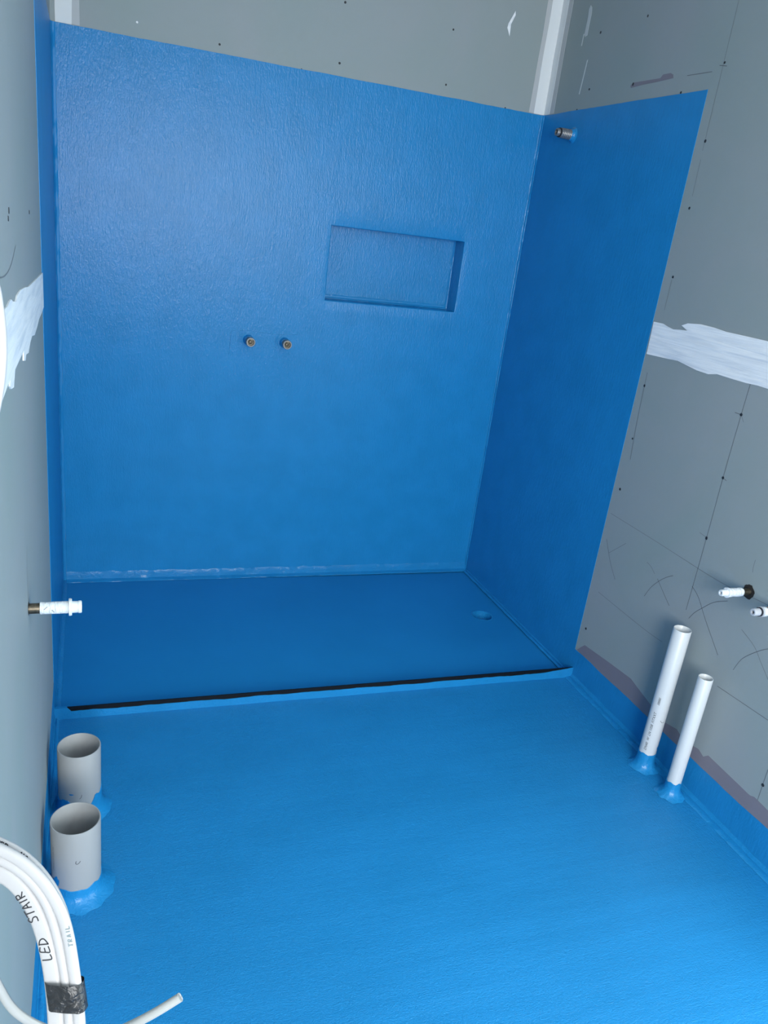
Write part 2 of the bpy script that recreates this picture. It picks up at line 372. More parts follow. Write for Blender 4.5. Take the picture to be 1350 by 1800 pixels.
# threshold upstand: black strip left bare above a ragged blue skin
bm = bmesh.new(); bx(bm, XL, W, D_UP, D_UP + 0.0045, -0.05, 0.040)
up = structure(obj('trim_1', bm, 'black'))
pts = [(XL, -0.001)]
n = 150
for i in range(n + 1):
    x = XL + (W - XL) * i / n
    h = 0.0265 + wob(x, 9, 0.0035, 1) + wob(x, 46, 0.0016, 2)
    if x < 0.024: h = 0.0408
    if x > W - 0.16: h = h + (0.0405 - h) * min(1, ((x - (W - 0.16)) / 0.15)) ** 1.5 + wob(x, 60, 0.0012, 3)
    if x > W - 0.012: h = 0.0408
    pts.append((x, h))
pts.append((W, -0.001))
bm = poly_patch(pts, lambda a, b, h: (a, D_UP - h, b), 0.0, 0.002)
obj('membrane_skin', bm, 'blue_daub', up)
bm = bmesh.new()                      # top of the upstand where the skin wraps over at the left end
bx(bm, XL, 0.022, D_UP - 0.002, D_UP + 0.006, 0.040, 0.0412)
obj('membrane_skin', bm, 'blue_daub', up)

def cove(name, p0, p1, na, nb, ra, rb, parent, mt='blue_daub', amp=0.0012, seed=0, base=0.0):
    """daubed fillet along a joint from p0 to p1; na, nb point out of the two surfaces"""
    bm = bmesh.new()
    p0, p1, na, nb = Vector(p0), Vector(p1), Vector(na), Vector(nb)
    L = (p1 - p0).length; k = max(8, int(L / 0.012))
    prof = [(ra, 0.0003), (ra * 0.93, 0.0014), (ra * 0.55, 0.0032), (ra * 0.22, rb * 0.2), (0.005, rb * 0.5), (0.0026, rb * 0.94), (0.0004, rb)]
    rows = []
    for i in range(k + 1):
        t = i / k; c_ = p0.lerp(p1, t); row = []
        for j, (a, b) in enumerate(prof):
            w_ = 1 + 0.12 * mnoise.noise(Vector((t * L * 26, j * 1.9 + seed * 5, 0.4)))
            d_ = amp * mnoise.noise(Vector((t * L * 33, j * 2.7, seed + 0.5)))
            aa, bb = a * w_, b * w_
            if j in (0, 6): d_ = 0
            # a = distance from the joint along surface B's normal; b along surface A's normal
            row.append(bm.verts.new(c_ + nb * (aa + (d_ if aa < bb else 0)) + na * (bb + (d_ if bb < aa else 0)) + (na + nb) * base))
        rows.append(row)
    for r_, s_ in zip(rows, rows[1:]):
        for j in range(len(prof) - 1): bm.faces.new((r_[j], r_[j + 1], s_[j + 1], s_[j]))
    bmesh.ops.recalc_face_normals(bm, faces=bm.faces[:])
    if sum((f.normal.dot(na + nb) for f in bm.faces)) < 0: bmesh.ops.reverse_faces(bm, faces=bm.faces[:])
    return obj(name, bm, mt, parent, True)

# ---- back wall with the niche cut into it
bm = bmesh.new(); T = 0.12; e_ = 0.004
bx(bm, XL - 0.15, NX0 - e_, 0, T, -0.05, CEIL); bx(bm, NX1 + e_, W + 0.15, 0, T, -0.05, CEIL)
bx(bm, NX0 - e_, NX1 + e_, 0, T, -0.05, NZ0 - e_); bx(bm, NX0 - e_, NX1 + e_, 0, T, NZ1 + e_, CEIL)
bx(bm, NX0 - e_, NX1 + e_, ND + e_, T, NZ0 - e_, NZ1 + e_)
wall_back = structure(obj('wall_back', bm, 'board'))

def wall_coat(u0, u1, v0, v1, surf, seed, hole=None, nu=60, mt='blue_back', parent=None):
    """coat on a wall with a slightly wavering top edge; hole = (u0,u1,v0,v1,depth)"""
    bm = bmesh.new()
    us = [u0 + (u1 - u0) * i / nu for i in range(nu + 1)]; vs = [v0 + (v1 - v0) * i / 24 for i in range(25)]
    if hole:
        us = sorted([u for u in us if min(abs(u - hole[0]), abs(u - hole[1])) > 0.012] + [hole[0], hole[1]])
        vs = sorted([v for v in vs if min(abs(v - hole[2]), abs(v - hole[3])) > 0.02] + [hole[2], hole[3]])
    g_ = [[bm.verts.new(surf(u, v + (wob(u, 6, 0.0022, seed) + wob(u, 40, 0.0008, seed + 1) if v == vs[-1] else 0), MT)) for u in us] for v in vs]
    for j in range(len(vs) - 1):
        for i in range(len(us) - 1):
            if hole and us[i] >= hole[0] - 1e-6 and us[i + 1] <= hole[1] + 1e-6 and vs[j] >= hole[2] - 1e-6 and vs[j + 1] <= hole[3] + 1e-6: continue
            bm.faces.new((g_[j][i], g_[j][i + 1], g_[j + 1][i + 1], g_[j + 1][i]))
    rim = [e for e in bm.edges if e.is_boundary]
    r = bmesh.ops.extrude_edge_only(bm, edges=rim)
    for v in r['geom']:
        if isinstance(v, bmesh.types.BMVert):
            inner = hole and hole[0] - 1e-5 <= v.co.x <= hole[1] + 1e-5 and hole[2] - 1e-5 <= v.co.z <= hole[3] + 1e-5
            if inner: v.co.y = hole[4]
            else:
                d = Vector(surf(0, 0, 0)) - Vector(surf(0, 0, MT)); v.co += d
    if hole:
        fs = [v for v in bm.verts if abs(v.co.y - hole[4]) < 1e-6]
        a = [bm.verts.new((x, hole[4], z)) for x, z in ((hole[0], hole[2]), (hole[1], hole[2]), (hole[1], hole[3]), (hole[0], hole[3]))]
        bm.faces.new(a)
        bmesh.ops.remove_doubles(bm, verts=fs + a, dist=1e-5)
        rim = [e for e in bm.edges if all(abs(v.co.y + MT) < 1e-6 for v in e.verts) and len(e.link_faces) == 2 and e.calc_face_angle(0) > 1.0
               and all(hole[0] - 1e-5 <= v.co.x <= hole[1] + 1e-5 and hole[2] - 1e-5 <= v.co.z <= hole[3] + 1e-5 for v in e.verts)]
        bmesh.ops.bevel(bm, geom=rim, offset=0.0035, segments=3, affect='EDGES', profile=0.5)
    bmesh.ops.recalc_face_normals(bm, faces=bm.faces[:])
    return obj('waterproof_membrane', bm, mt, parent, True)

coat_back = wall_coat(0.0, W, -0.004, MH, on_back, 1, (NX0, NX1, NZ0, NZ1, ND), 70, 'blue_back', wall_back)
cove('corner_fillet', (0.0, -MT, 0), (W, -MT, 0), (0, -1, 0), (0, 0, 1), 0.040, 0.022, coat_back, seed=1)
cove('corner_fillet', (W - MT, -MT, 0.0), (W - MT, -MT, MH), (0, -1, 0), (-1, 0, 0), 0.010, 0.010, coat_back, 'blue_back', 0.0006, seed=2)
# reinforcing bandage under the coat around the mixer outlets
bp_ = [(0.615, 0.972), (0.62, 1.062), (0.70, 1.068), (0.79, 1.060), (0.888, 1.066), (0.897, 0.985), (0.84, 0.968), (0.70, 0.974)]
obj('bandage', poly_patch(bp_, on_back, MT - 0.0004, MT + 0.0028), 'blue_back', coat_back)
# inner corners of the niche, thick with coat
cove('corner_fillet', (NX0, ND, NZ0), (NX1, ND, NZ0), (0, -1, 0), (0, 0, 1), 0.016, 0.008, coat_back, 'blue_daub', 0.0008, 3)
cove('corner_fillet', (NX1, ND, NZ0), (NX1, ND, NZ1), (0, -1, 0), (-1, 0, 0), 0.008, 0.006, coat_back, 'blue_daub', 0.0006, 4)

# paper tape up the two internal corners above the coat
def tape_strip(u0, u1, v0, v1, surf, parent, mt, h, seed):
    a = [(u0 + wob(v0 + (v1 - v0) * i / 16, 9, 0.003, seed), v0 + (v1 - v0) * i / 16) for i in range(17)]
    b = [(u1 + wob(v0 + (v1 - v0) * i / 16, 9, 0.003, seed + 2), v0 + (v1 - v0) * i / 16) for i in range(16, -1, -1)]
    return obj('joint_tape' if mt == 'tape_paper' else 'compound_edge', poly_patch(a + b, surf, 0, h), mt, parent)
tape_strip(W - 0.048, W - 0.0005, MH + 0.001, CEIL, on_back, wall_back, 'tape_paper', 0.0016, 5)
tape_strip(W - 0.068, W - 0.001, MH + 0.002, CEIL, on_back, wall_back, 'feather', 0.0008, 6)
tape_strip(0.0, 0.052, MH + 0.001, CEIL, on_back, wall_back, 'tape_paper', 0.0016, 7)
tape_strip(0.0, 0.075, MH + 0.002, CEIL, on_back, wall_back, 'feather', 0.0008, 8)
o = obj('plaster_splash', poly_patch(B_MARK, on_back, 0, 0.0012), 'plaster', wall_back)
o['label'] = 'small white splash of plaster shaped like a bird'

SCREW = None
def screws(pts, surf, rot, parent, r=0.0042, mt='screw'):
    global SCREW
    if SCREW is None:
        bm = bmesh.new(); lathe(bm, [(0.0009, 0.0004), (0.0006, 0.0022), (0.0010, 0.0042), (0.0, 0.0046)], 12, 'x'); cap(bm, 0.0009, 0.0004, 12)
        me = bpy.data.meshes.new('screw'); bm.to_mesh(me); bm.free(); me.materials.append(M['screw']); SCREW = me
    for a, b in pts:
        o = bpy.data.objects.new('screw', SCREW); C.objects.link(o)
        o.location = surf(a, b, 0.0); o.rotation_euler = rot; o.parent = parent
        s = rnd.uniform(0.75, 1.1); o.scale = (1, s, s * rnd.uniform(0.9, 1.25))
        if mt != 'screw':
            o.data = SCREW.copy(); o.data.materials.clear(); o.data.materials.append(M[mt])
screws(B_SCREWS, on_back, (0, 0, -PI / 2), wall_back)
screws(B_WHITE, on_back, (0, 0, -PI / 2), wall_back, 0.006, 'plaster')

# ---- right wall, with the doorway nearer the viewer
DY0, DY1, DZ = -2.42, -3.28, 2.08
bm = bmesh.new()
bx(bm, W, W + 0.11, DY0, 0.0, -0.05, CEIL); bx(bm, W, W + 0.11, YF, DY1, -0.05, CEIL); bx(bm, W, W + 0.11, DY1, DY0, DZ, CEIL)
wall_right = structure(obj('wall_right', bm, 'board'))
YR = -0.966
coat_right = wall_coat(YR, -0.0005, 0.0, MH, on_right, 4, None, 40, 'blue_right', wall_right)
cove('corner_fillet', (W - MT, D_UP + 0.004, 0), (W - MT, 0, 0), (-1, 0, 0), (0, 0, 1), 0.012, 0.016, coat_right, 'blue_tray', 0.0005, 5)
def upturn(y0, y1, surf, seed):
    n = 70; a = [(y0, -0.002)]; 
    for i in range(n + 1):
        y = y0 + (y1 - y0) * i / n
        a.append((y, 0.113 + wob(y, 7, 0.005, seed) + wob(y, 38, 0.0016, seed + 1)))
    a.append((y1, -0.002))
    return poly_patch(a, surf, 0, MT)
ut = obj('waterproof_membrane', upturn(YR + 0.0005, DY0, on_right, 11), 'blue_right', wall_right)
cove('corner_fillet', (W - MT, DY0, 0), (W - MT, D_UP - 0.001, 0), (-1, 0, 0), (0, 0, 1), 0.016, 0.028, ut, 'blue_daub', 0.0012, 6)
tape_strip(-0.043, -0.0005, MH + 0.001, CEIL, on_right, wall_right, 'tape_paper', 0.0014, 12)
tape_strip(-0.075, -0.001, MH + 0.002, CEIL, on_right, wall_right, 'feather', 0.0007, 13)
o = obj('joint_compound', poly_patch(R_PATCH, on_right, 0, 0.0022), 'plaster', wall_right)
o['label'] = 'white trowelled band of compound over the board joint'
for s_ in R_STREAKS: obj('plaster_streak', poly_patch(s_, on_right, 0, 0.0006), 'plaster_thin', wall_right)
obj('primer_smear', poly_patch(R_SMEAR, on_right, 0, 0.0004), 'primer', wall_right)
for s_ in R_PRIMER: obj('primer_band', poly_patch(s_, on_right, 0, 0.0004), 'primer', wall_right)
FAINT = {1, 2, 3, 6, 11, 12, 13, 15, 16, 21, 22}
for mt, want in (('pencil', False), ('pencil_faint', True)):
    bm = bmesh.new()
    for i, l in enumerate(R_LINES):
        if (i in FAINT) == want: ribbon(bm, l, on_right, 0.0017 if not want else 0.0015, 0.0003)
    obj('pencil_lines', bm, mt, wall_right)['kind'] = 'stuff'
screws(R_SCREWS, on_right, (0, 0, PI), wall_right)

# ---- left wall
bm = bmesh.new(); SY0, SY1, SZ0, SZ1 = -4.10, -5.20, 0.75, 2.25      # unseen side window behind the viewer, added to light the right wall
bx(bm, XL - 0.11, XL, SY0, 0.0, -0.05, CEIL); bx(bm, XL - 0.11, XL, YF, SY1, -0.05, CEIL)
bx(bm, XL - 0.11, XL, SY1, SY0, -0.05, SZ0); bx(bm, XL - 0.11, XL, SY1, SY0, SZ1, CEIL)
wall_left = structure(obj('wall_left', bm, 'board'))
coat_left = wall_coat(YR + 0.012, -0.0005, 0.0, MH, on_left, 9, None, 40, 'blue_right', wall_left)
cove('corner_fillet', (XL + MT, -MT, 0.0), (XL + MT, -MT, MH), (1, 0, 0), (0, -1, 0), 0.016, 0.014, coat_left, 'blue_right', 0.0006, 14)
cove('corner_fillet', (XL + MT, D_UP + 0.004, 0), (XL + MT, 0, 0), (1, 0, 0), (0, 0, 1), 0.022, 0.016, coat_left, 'blue_daub', 0.0008, 15)
utl = obj('waterproof_membrane', upturn(YR + 0.0115, -3.9, on_left, 17), 'blue_right', wall_left)
cove('corner_fillet', (XL + MT, -3.9, 0), (XL + MT, D_UP - 0.001, 0), (1, 0, 0), (0, 0, 1), 0.016, 0.014, utl, 'blue_daub', 0.0010, 16)
o = obj('joint_compound', poly_patch(L_PATCH, on_left, 0, 0.0022), 'plaster', wall_left)
o['label'] = 'white band of joint compound with drips below'
bm = bmesh.new()
for l in L_LINES: ribbon(bm, l, on_left, 0.0022, 0.0003)  # second line is the dark dent above the outlet, put in as colour
obj('pencil_lines', bm, 'pencil_faint', wall_left)['kind'] = 'stuff'
screws(L_SCREWS, on_left, (0, 0, 0), wall_left)

# ---- wall behind the viewer (window opening), ceiling
bm = bmesh.new(); wx0, wx1, wz0, wz1 = 0.02, 1.52, 0.85, 2.35
bx(bm, XL - 0.11, wx0, YF - 0.11, YF, -0.05, CEIL); bx(bm, wx1, W + 0.11, YF - 0.11, YF, -0.05, CEIL)
bx(bm, wx0, wx1, YF - 0.11, YF, -0.05, wz0); bx(bm, wx0, wx1, YF - 0.11, YF, wz1, CEIL)
structure(obj('wall_front', bm, 'board'))
bm = bmesh.new(); bx(bm, XL - 0.15, W + 0.15, YF - 0.15, 0.15, CEIL, CEIL + 0.1)
structure(obj('ceiling', bm, 'white'))
bm = bmesh.new(); f_ = 0.045
bx(bm, wx0, wx0 + f_, YF - 0.09, YF - 0.02, wz0, wz1); bx(bm, wx1 - f_, wx1, YF - 0.09, YF - 0.02, wz0, wz1)
bx(bm, wx0 + f_, wx1 - f_, YF - 0.09, YF - 0.02, wz0, wz0 + f_); bx(bm, wx0 + f_, wx1 - f_, YF - 0.09, YF - 0.02, wz1 - f_, wz1)
structure(obj('window_1', bm, 'white'))
bm = bmesh.new()
for a_, c_ in ((SY0 - f_, SY0), (SY1, SY1 + f_)): bx(bm, XL - 0.10, XL + 0.004, a_, c_, SZ0, SZ1)
for a_, c_ in ((SZ0, SZ0 + f_), (SZ1 - f_, SZ1)): bx(bm, XL - 0.10, XL + 0.004, SY1 + f_, SY0 - f_, a_, c_)
structure(obj('added_window_2', bm, 'white'))  # frame of the added side opening, out of view
bm = bmesh.new()
bx(bm, W - 0.003, W + 0.113, DY0 - 0.02, DY0, 0, DZ); bx(bm, W - 0.003, W + 0.113, DY1, DY1 + 0.02, 0, DZ); bx(bm, W - 0.003, W + 0.113, DY1 + 0.02, DY0 - 0.02, DZ - 0.02, DZ)
structure(obj('door_1', bm, 'timber'))

# ------------------------------------------------------------------ upright waste pipes
def waste_pipe(name, x, y, r, wall, h, collar_h, collar_amp, flare, mt, label, group, seed, smudges=()):
    t = thing(name, label, 'pipe', (x, y, 0), group)
    bm = bmesh.new()
    lathe(bm, [(-0.04, r), (0.10 * h, r), (h - 0.0012, r), (h, r - 0.0008), (h, r - wall + 0.0008), (h - 0.0012, r - wall), (0.4 * h, r - wall), (-0.035, r - wall)], 48, 'z')
    obj('pipe', bm, mt, t, True)
    # blue coat dressed up around the foot with a ragged top
    bm = bmesh.new(); seg = 56; rows = []
    for k in range(7):
        row = []
        for i in range(seg):
            a = 2 * PI * i / seg
            jag = mnoise.noise(Vector((math.cos(a) * 1.6, math.sin(a) * 1.6, seed))) + 0.5 * mnoise.noise(Vector((math.cos(a) * 5, math.sin(a) * 5, seed + 3)))
            top = collar_h + collar_amp * jag
            lump = 1 + 0.35 * mnoise.noise(Vector((math.cos(a) * 3, math.sin(a) * 3, seed + 8 + k)))
            f = k / 6
            if k == 6: rr, zz = r + 0.0002, top
            elif k == 5: rr, zz = r + 0.0014, top - 0.001
            else:
                zz = [0.0006, 0.0035, 0.010, 0.26 * collar_h + 0.006, 0.6 * collar_h][k]
                zz = min(zz, top * 0.9)
                rr = r + 0.0014 + flare * lump * [1.0, 0.72, 0.34, 0.12, 0.03][k]
            row.append(bm.verts.new((rr * math.cos(a), rr * math.sin(a), zz)))
        rows.append(row)
    for r_, s_ in zip(rows, rows[1:]):
        for i in range(seg): bm.faces.new((r_[i], r_[(i + 1) % seg], s_[(i + 1) % seg], s_[i]))
    bmesh.ops.recalc_face_normals(bm, faces=bm.faces[:])
    obj('membrane_collar', bm, 'blue_daub', t, True)['label'] = 'blue coating dressed up around the foot of the pipe'
    bm = bmesh.new()
    for ang, z, w_, hh in smudges:        # stray daubs of blue on the pipe
        n = 14; c = bm.verts.new(((r + 0.0006) * math.cos(ang), (r + 0.0006) * math.sin(ang), z)); ring = []
        for i in range(n):
            q = 2 * PI * i / n; k = 1 + 0.5 * mnoise.noise(Vector((math.cos(q) * 2, math.sin(q) * 2, z * 90 + ang)))
            aa = ang + w_ * k * math.cos(q) / r
            ring.append(bm.verts.new(((r + 0.0003) * math.cos(aa), (r + 0.0003) * math.sin(aa), z + hh * k * math.sin(q))))
        for i in range(n): bm.faces.new((c, ring[i], ring[(i + 1) % n]))
    if smudges: obj('paint_smudge', bm, 'blue_daub', t)
    else: bm.free()
    return t

def print_up(parent, r, ang, z0, body, size, mt, shear=0.0):
    """lettering running up a pipe, wrapped round it"""
    def pl(u, v):
        a = ang - v / r
        return ((r + 0.0003) * math.cos(a), (r + 0.0003) * math.sin(a), z0 + u)
    return lettering('pipe_print', body, size, pl, mt, parent, shear)

GB = 'large grey waste pipes by the left wall'
p_front = waste_pipe('waste_pipe', 0.0568, -1.660, 0.0537, 0.0034, 0.200, 0.041, 0.008, 0.030, 'pvc_grey',
    'wide open grey waste pipe nearest the viewer, with a faint printed line down its side', GB, 2.0, ((-2.45, 0.060, 0.008, 0.012), (-2.62, 0.052, 0.007, 0.010)))
print_up(p_front, 0.0537, -2.62, 0.085, 'DN100 LN 1058 SN6', 0.0075, 'print_faint')
p_rear = waste_pipe('waste_pipe', 0.0618, -1.388, 0.0525, 0.0034, 0.196, 0.060, 0.018, 0.026, 'pvc_grey',
    'wide open grey waste pipe farther back, close to the shower threshold', GB, 9.0, ((-1.95, 0.083, 0.006, 0.0025),))
# small pen tick on the front pipe
bm = bmesh.new()
def on_pipe(u, v, h): a = -1.50 + u / 0.0537; return ((0.0537 + h) * math.cos(a), (0.0537 + h) * math.sin(a), 0.121 + v)
ribbon(bm, [(-0.0025, 0.006), (-0.004, 0.000), (-0.001, -0.003), (0.003, -0.001), (0.006, 0.004)], on_pipe, 0.0012, 0.0003)
obj('pen_mark', bm, 'ink', p_front)
bm = bmesh.new()
def on_pipe2(u, v, h): a = -1.50 + u / 0.0525; return ((0.0525 + h) * math.cos(a), (0.0525 + h) * math.sin(a), 0.070 + v)
ribbon(bm, [(0.002, 0.012), (0.0, 0.004), (-0.004, 0.0)], on_pipe2, 0.0010, 0.0003)
obj('pen_mark', bm, 'ink', p_rear)

GS = 'slim white waste pipes by the right wall'
tall = waste_pipe('waste_pipe', 1.765, -1.507, 0.0265, 0.0028, 0.497, 0.056, 0.006, 0.022, 'pvc_white',
    'taller slim white waste pipe with black print down its side', GS, 14.0, ((-1.0, 0.082, 0.005, 0.006), (-0.85, 0.096, 0.004, 0.004), (-0.75, 0.070, 0.006, 0.004)))
print_up(tall, 0.0265, -2.66, 0.071, 'DN40  W  LN 1058  FITXXT', 0.0115, 'print', 0.2)
print_up(tall, 0.0265, -2.60, 0.238, '38880', 0.0105, 'print', 0.2)
bm = bmesh.new()
def on_tall(u, v, h): a = -1.75 + u / 0.0265; return ((0.0265 + h) * math.cos(a), (0.0265 + h) * math.sin(a), 0.184 + v)
ribbon(bm, [(-0.004, 0.004), (0.0, -0.001), (0.003, -0.003), (0.010, -0.002)], on_tall, 0.0011, 0.0003)
obj('pen_mark', bm, 'ink', tall)
short = waste_pipe('waste_pipe', 1.765, -1.643, 0.0212, 0.0026, 0.413, 0.048, 0.006, 0.024, 'pvc_white',
    'shorter and thinner white waste pipe in front of the taller one', GS, 21.0)

# ------------------------------------------------------------------ capped water outlets
def turn(t, axis):
    """local +x of the outlet points along axis"""
    t.rotation_euler = Vector(axis).to_track_quat('X', 'Z').to_euler()

def hole_plate(parent, r, seed, dent=0.0):
    n = 24; bm = bmesh.new()
    ring = [bm.verts.new((0.0006, r * (1 + 0.22 * mnoise.noise(Vector((math.cos(2 * PI * i / n) * 2, math.sin(2 * PI * i / n) * 2, seed)))) * math.cos(2 * PI * i / n), r * (1 + 0.22 * mnoise.noise(Vector((math.cos(2 * PI * i / n) * 2, math.sin(2 * PI * i / n) * 2, seed)))) * math.sin(2 * PI * i / n))) for i in range(n)]
    bm.faces.new(ring)
    return obj('hole_shade_disc', bm, 'hole', parent)  # flat dark disc on the wall, the hole's inner shade as colour

def ragged_lathe(bm, prof, amp, seed, seg=26):
    lathe(bm, prof, seg)
    for v in bm.verts:
        d = Vector((0, v.co.y, v.co.z))
        if d.length > 1e-5:
            v.co += d.normalized() * amp * mnoise.noise(Vector((v.co.x * 160, v.co.y * 110, v.co.z * 110 + seed)))
    return bm

GR = 'water outlets in the right wall'
# basin outlet wrapped in thread tape (right wall)
t = thing('water_outlet', 'white-taped water outlet beside the slim pipes, in a dark ragged hole', 'outlet', (W, -1.6457, 0.6877), GR)
turn(t, (-1, 0, 0))
hole_plate(t, 0.0205, 3.0)
bm = bmesh.new(); lathe(bm, [(-0.03, 0.0100), (0.030, 0.0100)]); obj('copper_pipe', bm, 'brass', t, True)
bm = bmesh.new(); ragged_lathe(bm, [(0.026, 0.0105), (0.027, 0.0122), (0.034, 0.0125), (0.042, 0.0121), (0.050, 0.0126), (0.058, 0.0122), (0.066, 0.0126), (0.074, 0.0124), (0.075, 0.010)], 0.0012, 1); obj('thread_tape', bm, 'ptfe', t, True)
bm = bmesh.new(); ragged_lathe(bm, [(0.0745, 0.0105), (0.0745, 0.0142), (0.0785, 0.0142), (0.0785, 0.0095)], 0.0006, 2); obj('flange', bm, 'ptfe', t, True)
bm = bmesh.new(); lathe(bm, [(0.078, 0.0095), (0.096, 0.0092), (0.0985, 0.0082), (0.0985, 0.0045), (0.090, 0.0042)]); obj('nozzle', bm, 'plug_white', t, True)
bm = bmesh.new(); cap(bm, 0.0915, 0.0043); obj('bore_shade_disc', bm, 'rubber_and_bore', t)  # black disc, shade down the bore put in as colour
# the copper one at the picture edge
t = thing('water_outlet', 'bare copper water outlet with a grey plug and black ring, at the right edge', 'outlet', (W, -1.765, 0.6905), GR)
turn(t, (-1, 0, 0))
hole_plate(t, 0.0195, 5.0)
bm = bmesh.new(); ragged_lathe(bm, [(-0.03, 0.0120), (0.02, 0.0120), (0.045, 0.0122), (0.068, 0.0122), (0.069, 0.010)], 0.0004, 5); obj('copper_pipe', bm, 'copper', t, True)
bm = bmesh.new(); ragged_lathe(bm, [(0.054, 0.0122), (0.056, 0.0132), (0.064, 0.0130), (0.068, 0.0128), (0.070, 0.0118)], 0.0014, 6); obj('thread_tape', bm, 'ptfe', t, True)
bm = bmesh.new(); lathe(bm, [(0.069, 0.0108), (0.0695, 0.0142), (0.0745, 0.0142), (0.0745, 0.0105)]); obj('flange', bm, 'plug', t, True)
bm = bmesh.new(); lathe(bm, [(0.0745, 0.0102), (0.0748, 0.0124), (0.0785, 0.0124), (0.0788, 0.0102)]); obj('rubber_ring', bm, 'rubber_and_bore', t, True)
bm = bmesh.new(); lathe(bm, [(0.0745, 0.0103), (0.096, 0.0100), (0.0985, 0.0090), (0.0985, 0.0052), (0.088, 0.0050)]); obj('nozzle', bm, 'plug', t, True)
bm = bmesh.new(); cap(bm, 0.0905, 0.0051); obj('bore_shade_disc', bm, 'rubber_and_bore', t)

# toilet outlet on the left wall
t = thing('water_outlet', 'white-taped water outlet sticking out of the left wall before the blue shower floor', 'outlet', (XL, -1.7563, 0.7794))
turn(t, (1, 0, 0.0))
hole_plate(t, 0.0125, 8.0)
bm = bmesh.new(); lathe(bm, [(-0.03, 0.0098), (0.021, 0.0098)]); obj('copper_pipe', bm, 'brass', t, True)
bm = bmesh.new(); ragged_lathe(bm, [(0.0195, 0.0098), (0.020, 0.0114), (0.032, 0.0114), (0.044, 0.0117), (0.056, 0.0115), (0.068, 0.0116), (0.070, 0.0100)], 0.0008, 9); obj('thread_tape', bm, 'ptfe', t, True)
bm = bmesh.new(); ragged_lathe(bm, [(0.0695, 0.0105), (0.0697, 0.0162), (0.0725, 0.0165), (0.0750, 0.0158), (0.0752, 0.0100)], 0.0007, 10); obj('flange', bm, 'ptfe', t, True)
bm = bmesh.new(); lathe(bm, [(0.075, 0.0112), (0.086, 0.0110), (0.0865, 0.0118), (0.091, 0.0118), (0.0925, 0.0105), (0.0925, 0.0055), (0.085, 0.005)]); obj('nozzle', bm, 'plug_white', t, True)
bm = bmesh.new(); cap(bm, 0.0875, 0.0053); obj('bore_shade_disc', bm, 'rubber_and_bore', t)
bm = bmesh.new()
for a, b, c_, d_ in ((0.027, 0.3, 0.033, 0.9), (0.036, 0.5, 0.0375, 0.55), (0.040, 0.2, 0.045, -0.35), (0.0245, -0.6, 0.0285, -0.75), (0.037, -0.5, 0.039, -0.6)):
    ribbon(bm, [(a, b), (c_, d_)], lambda u, v, h: (u, -(0.0129) * math.cos(v * 0.7), 0.0129 * math.sin(v * 0.7)), 0.0011, 0)
obj('pen_mark', bm, 'ink', t)

# shower rose outlet, high on the right wall
t = thing('water_outlet', 'dull grey shower outlet high on the blue right wall', 'outlet', (W - MT, -0.2548, 1.9148))
turn(t, (-1, 0.0, 0.02))
bm = bmesh.new(); ragged_lathe(bm, [(0.0, 0.030), (0.002, 0.026), (0.006, 0.0215), (0.014, 0.0195), (0.016, 0.0165)], 0.002, 12); obj('membrane_collar', bm, 'blue_daub', t, True)
bm = bmesh.new()
prof = [(0.0, 0.0172)] + [(0.012 + 0.0035 * k, 0.0180 if k % 2 else 0.0166) for k in range(13)] + [(0.058, 0.0172), (0.059, 0.0125)]
lathe(bm, prof); obj('threaded_body', bm, 'steel', t, True)
bm = bmesh.new(); lathe(bm, [(0.0588, 0.0125), (0.059, 0.0165), (0.0622, 0.0165), (0.0624, 0.0125)]); obj('rubber_ring', bm, 'rubber_and_bore', t, True)
bm = bmesh.new(); lathe(bm, [(0.058, 0.0135), (0.072, 0.0135), (0.0735, 0.0125), (0.0735, 0.0085), (0.066, 0.008)]); obj('nozzle', bm, 'steel', t, True)
bm = bmesh.new(); cap(bm, 0.0672, 0.0082); obj('bore_shade_disc', bm, 'rubber_and_bore', t)

# the two mixer spindles on the back wall
def spindle(x, z, label):
    t = thing('mixer_outlet', label, 'outlet', (x, -MT, z), 'mixer outlets on the blue back wall')
    turn(t, (0, -1, 0))
    bm = bmesh.new(); ragged_lathe(bm, [(0.0, 0.0245), (0.002, 0.0215), (0.006, 0.0190), (0.022, 0.0180), (0.030, 0.0176), (0.031, 0.0155)], 0.0012, x * 9); obj('membrane_collar', bm, 'blue_daub', t, True)
    bm = bmesh.new(); lathe(bm, [(0.0, 0.0162), (0.048, 0.0162), (0.049, 0.0150)]); obj('body', bm, 'gun', t, True)
    bm = bmesh.new(); lathe(bm, [(0.046, 0.0150), (0.046, 0.0180), (0.060, 0.0180), (0.0615, 0.0168), (0.0615, 0.0135), (0.052, 0.0130), (0.052, 0.0125)]); obj('rim', bm, 'steel', t, True)
    bm = bmesh.new(); lathe(bm, [(0.050, 0.0135), (0.0525, 0.0130), (0.0525, 0.0072), (0.0585, 0.0068), (0.0595, 0.0052), (0.0595, 0.0032), (0.054, 0.0030), (0.054, 0.0002)]); obj('plug', bm, 'brass', t, True)
    return t
spindle(0.688, 1.032, 'left of the two round brass mixer outlets poking through the blue back wall')
spindle(0.8335, 1.032, 'right one of the brass mixer outlets, below the niche side')

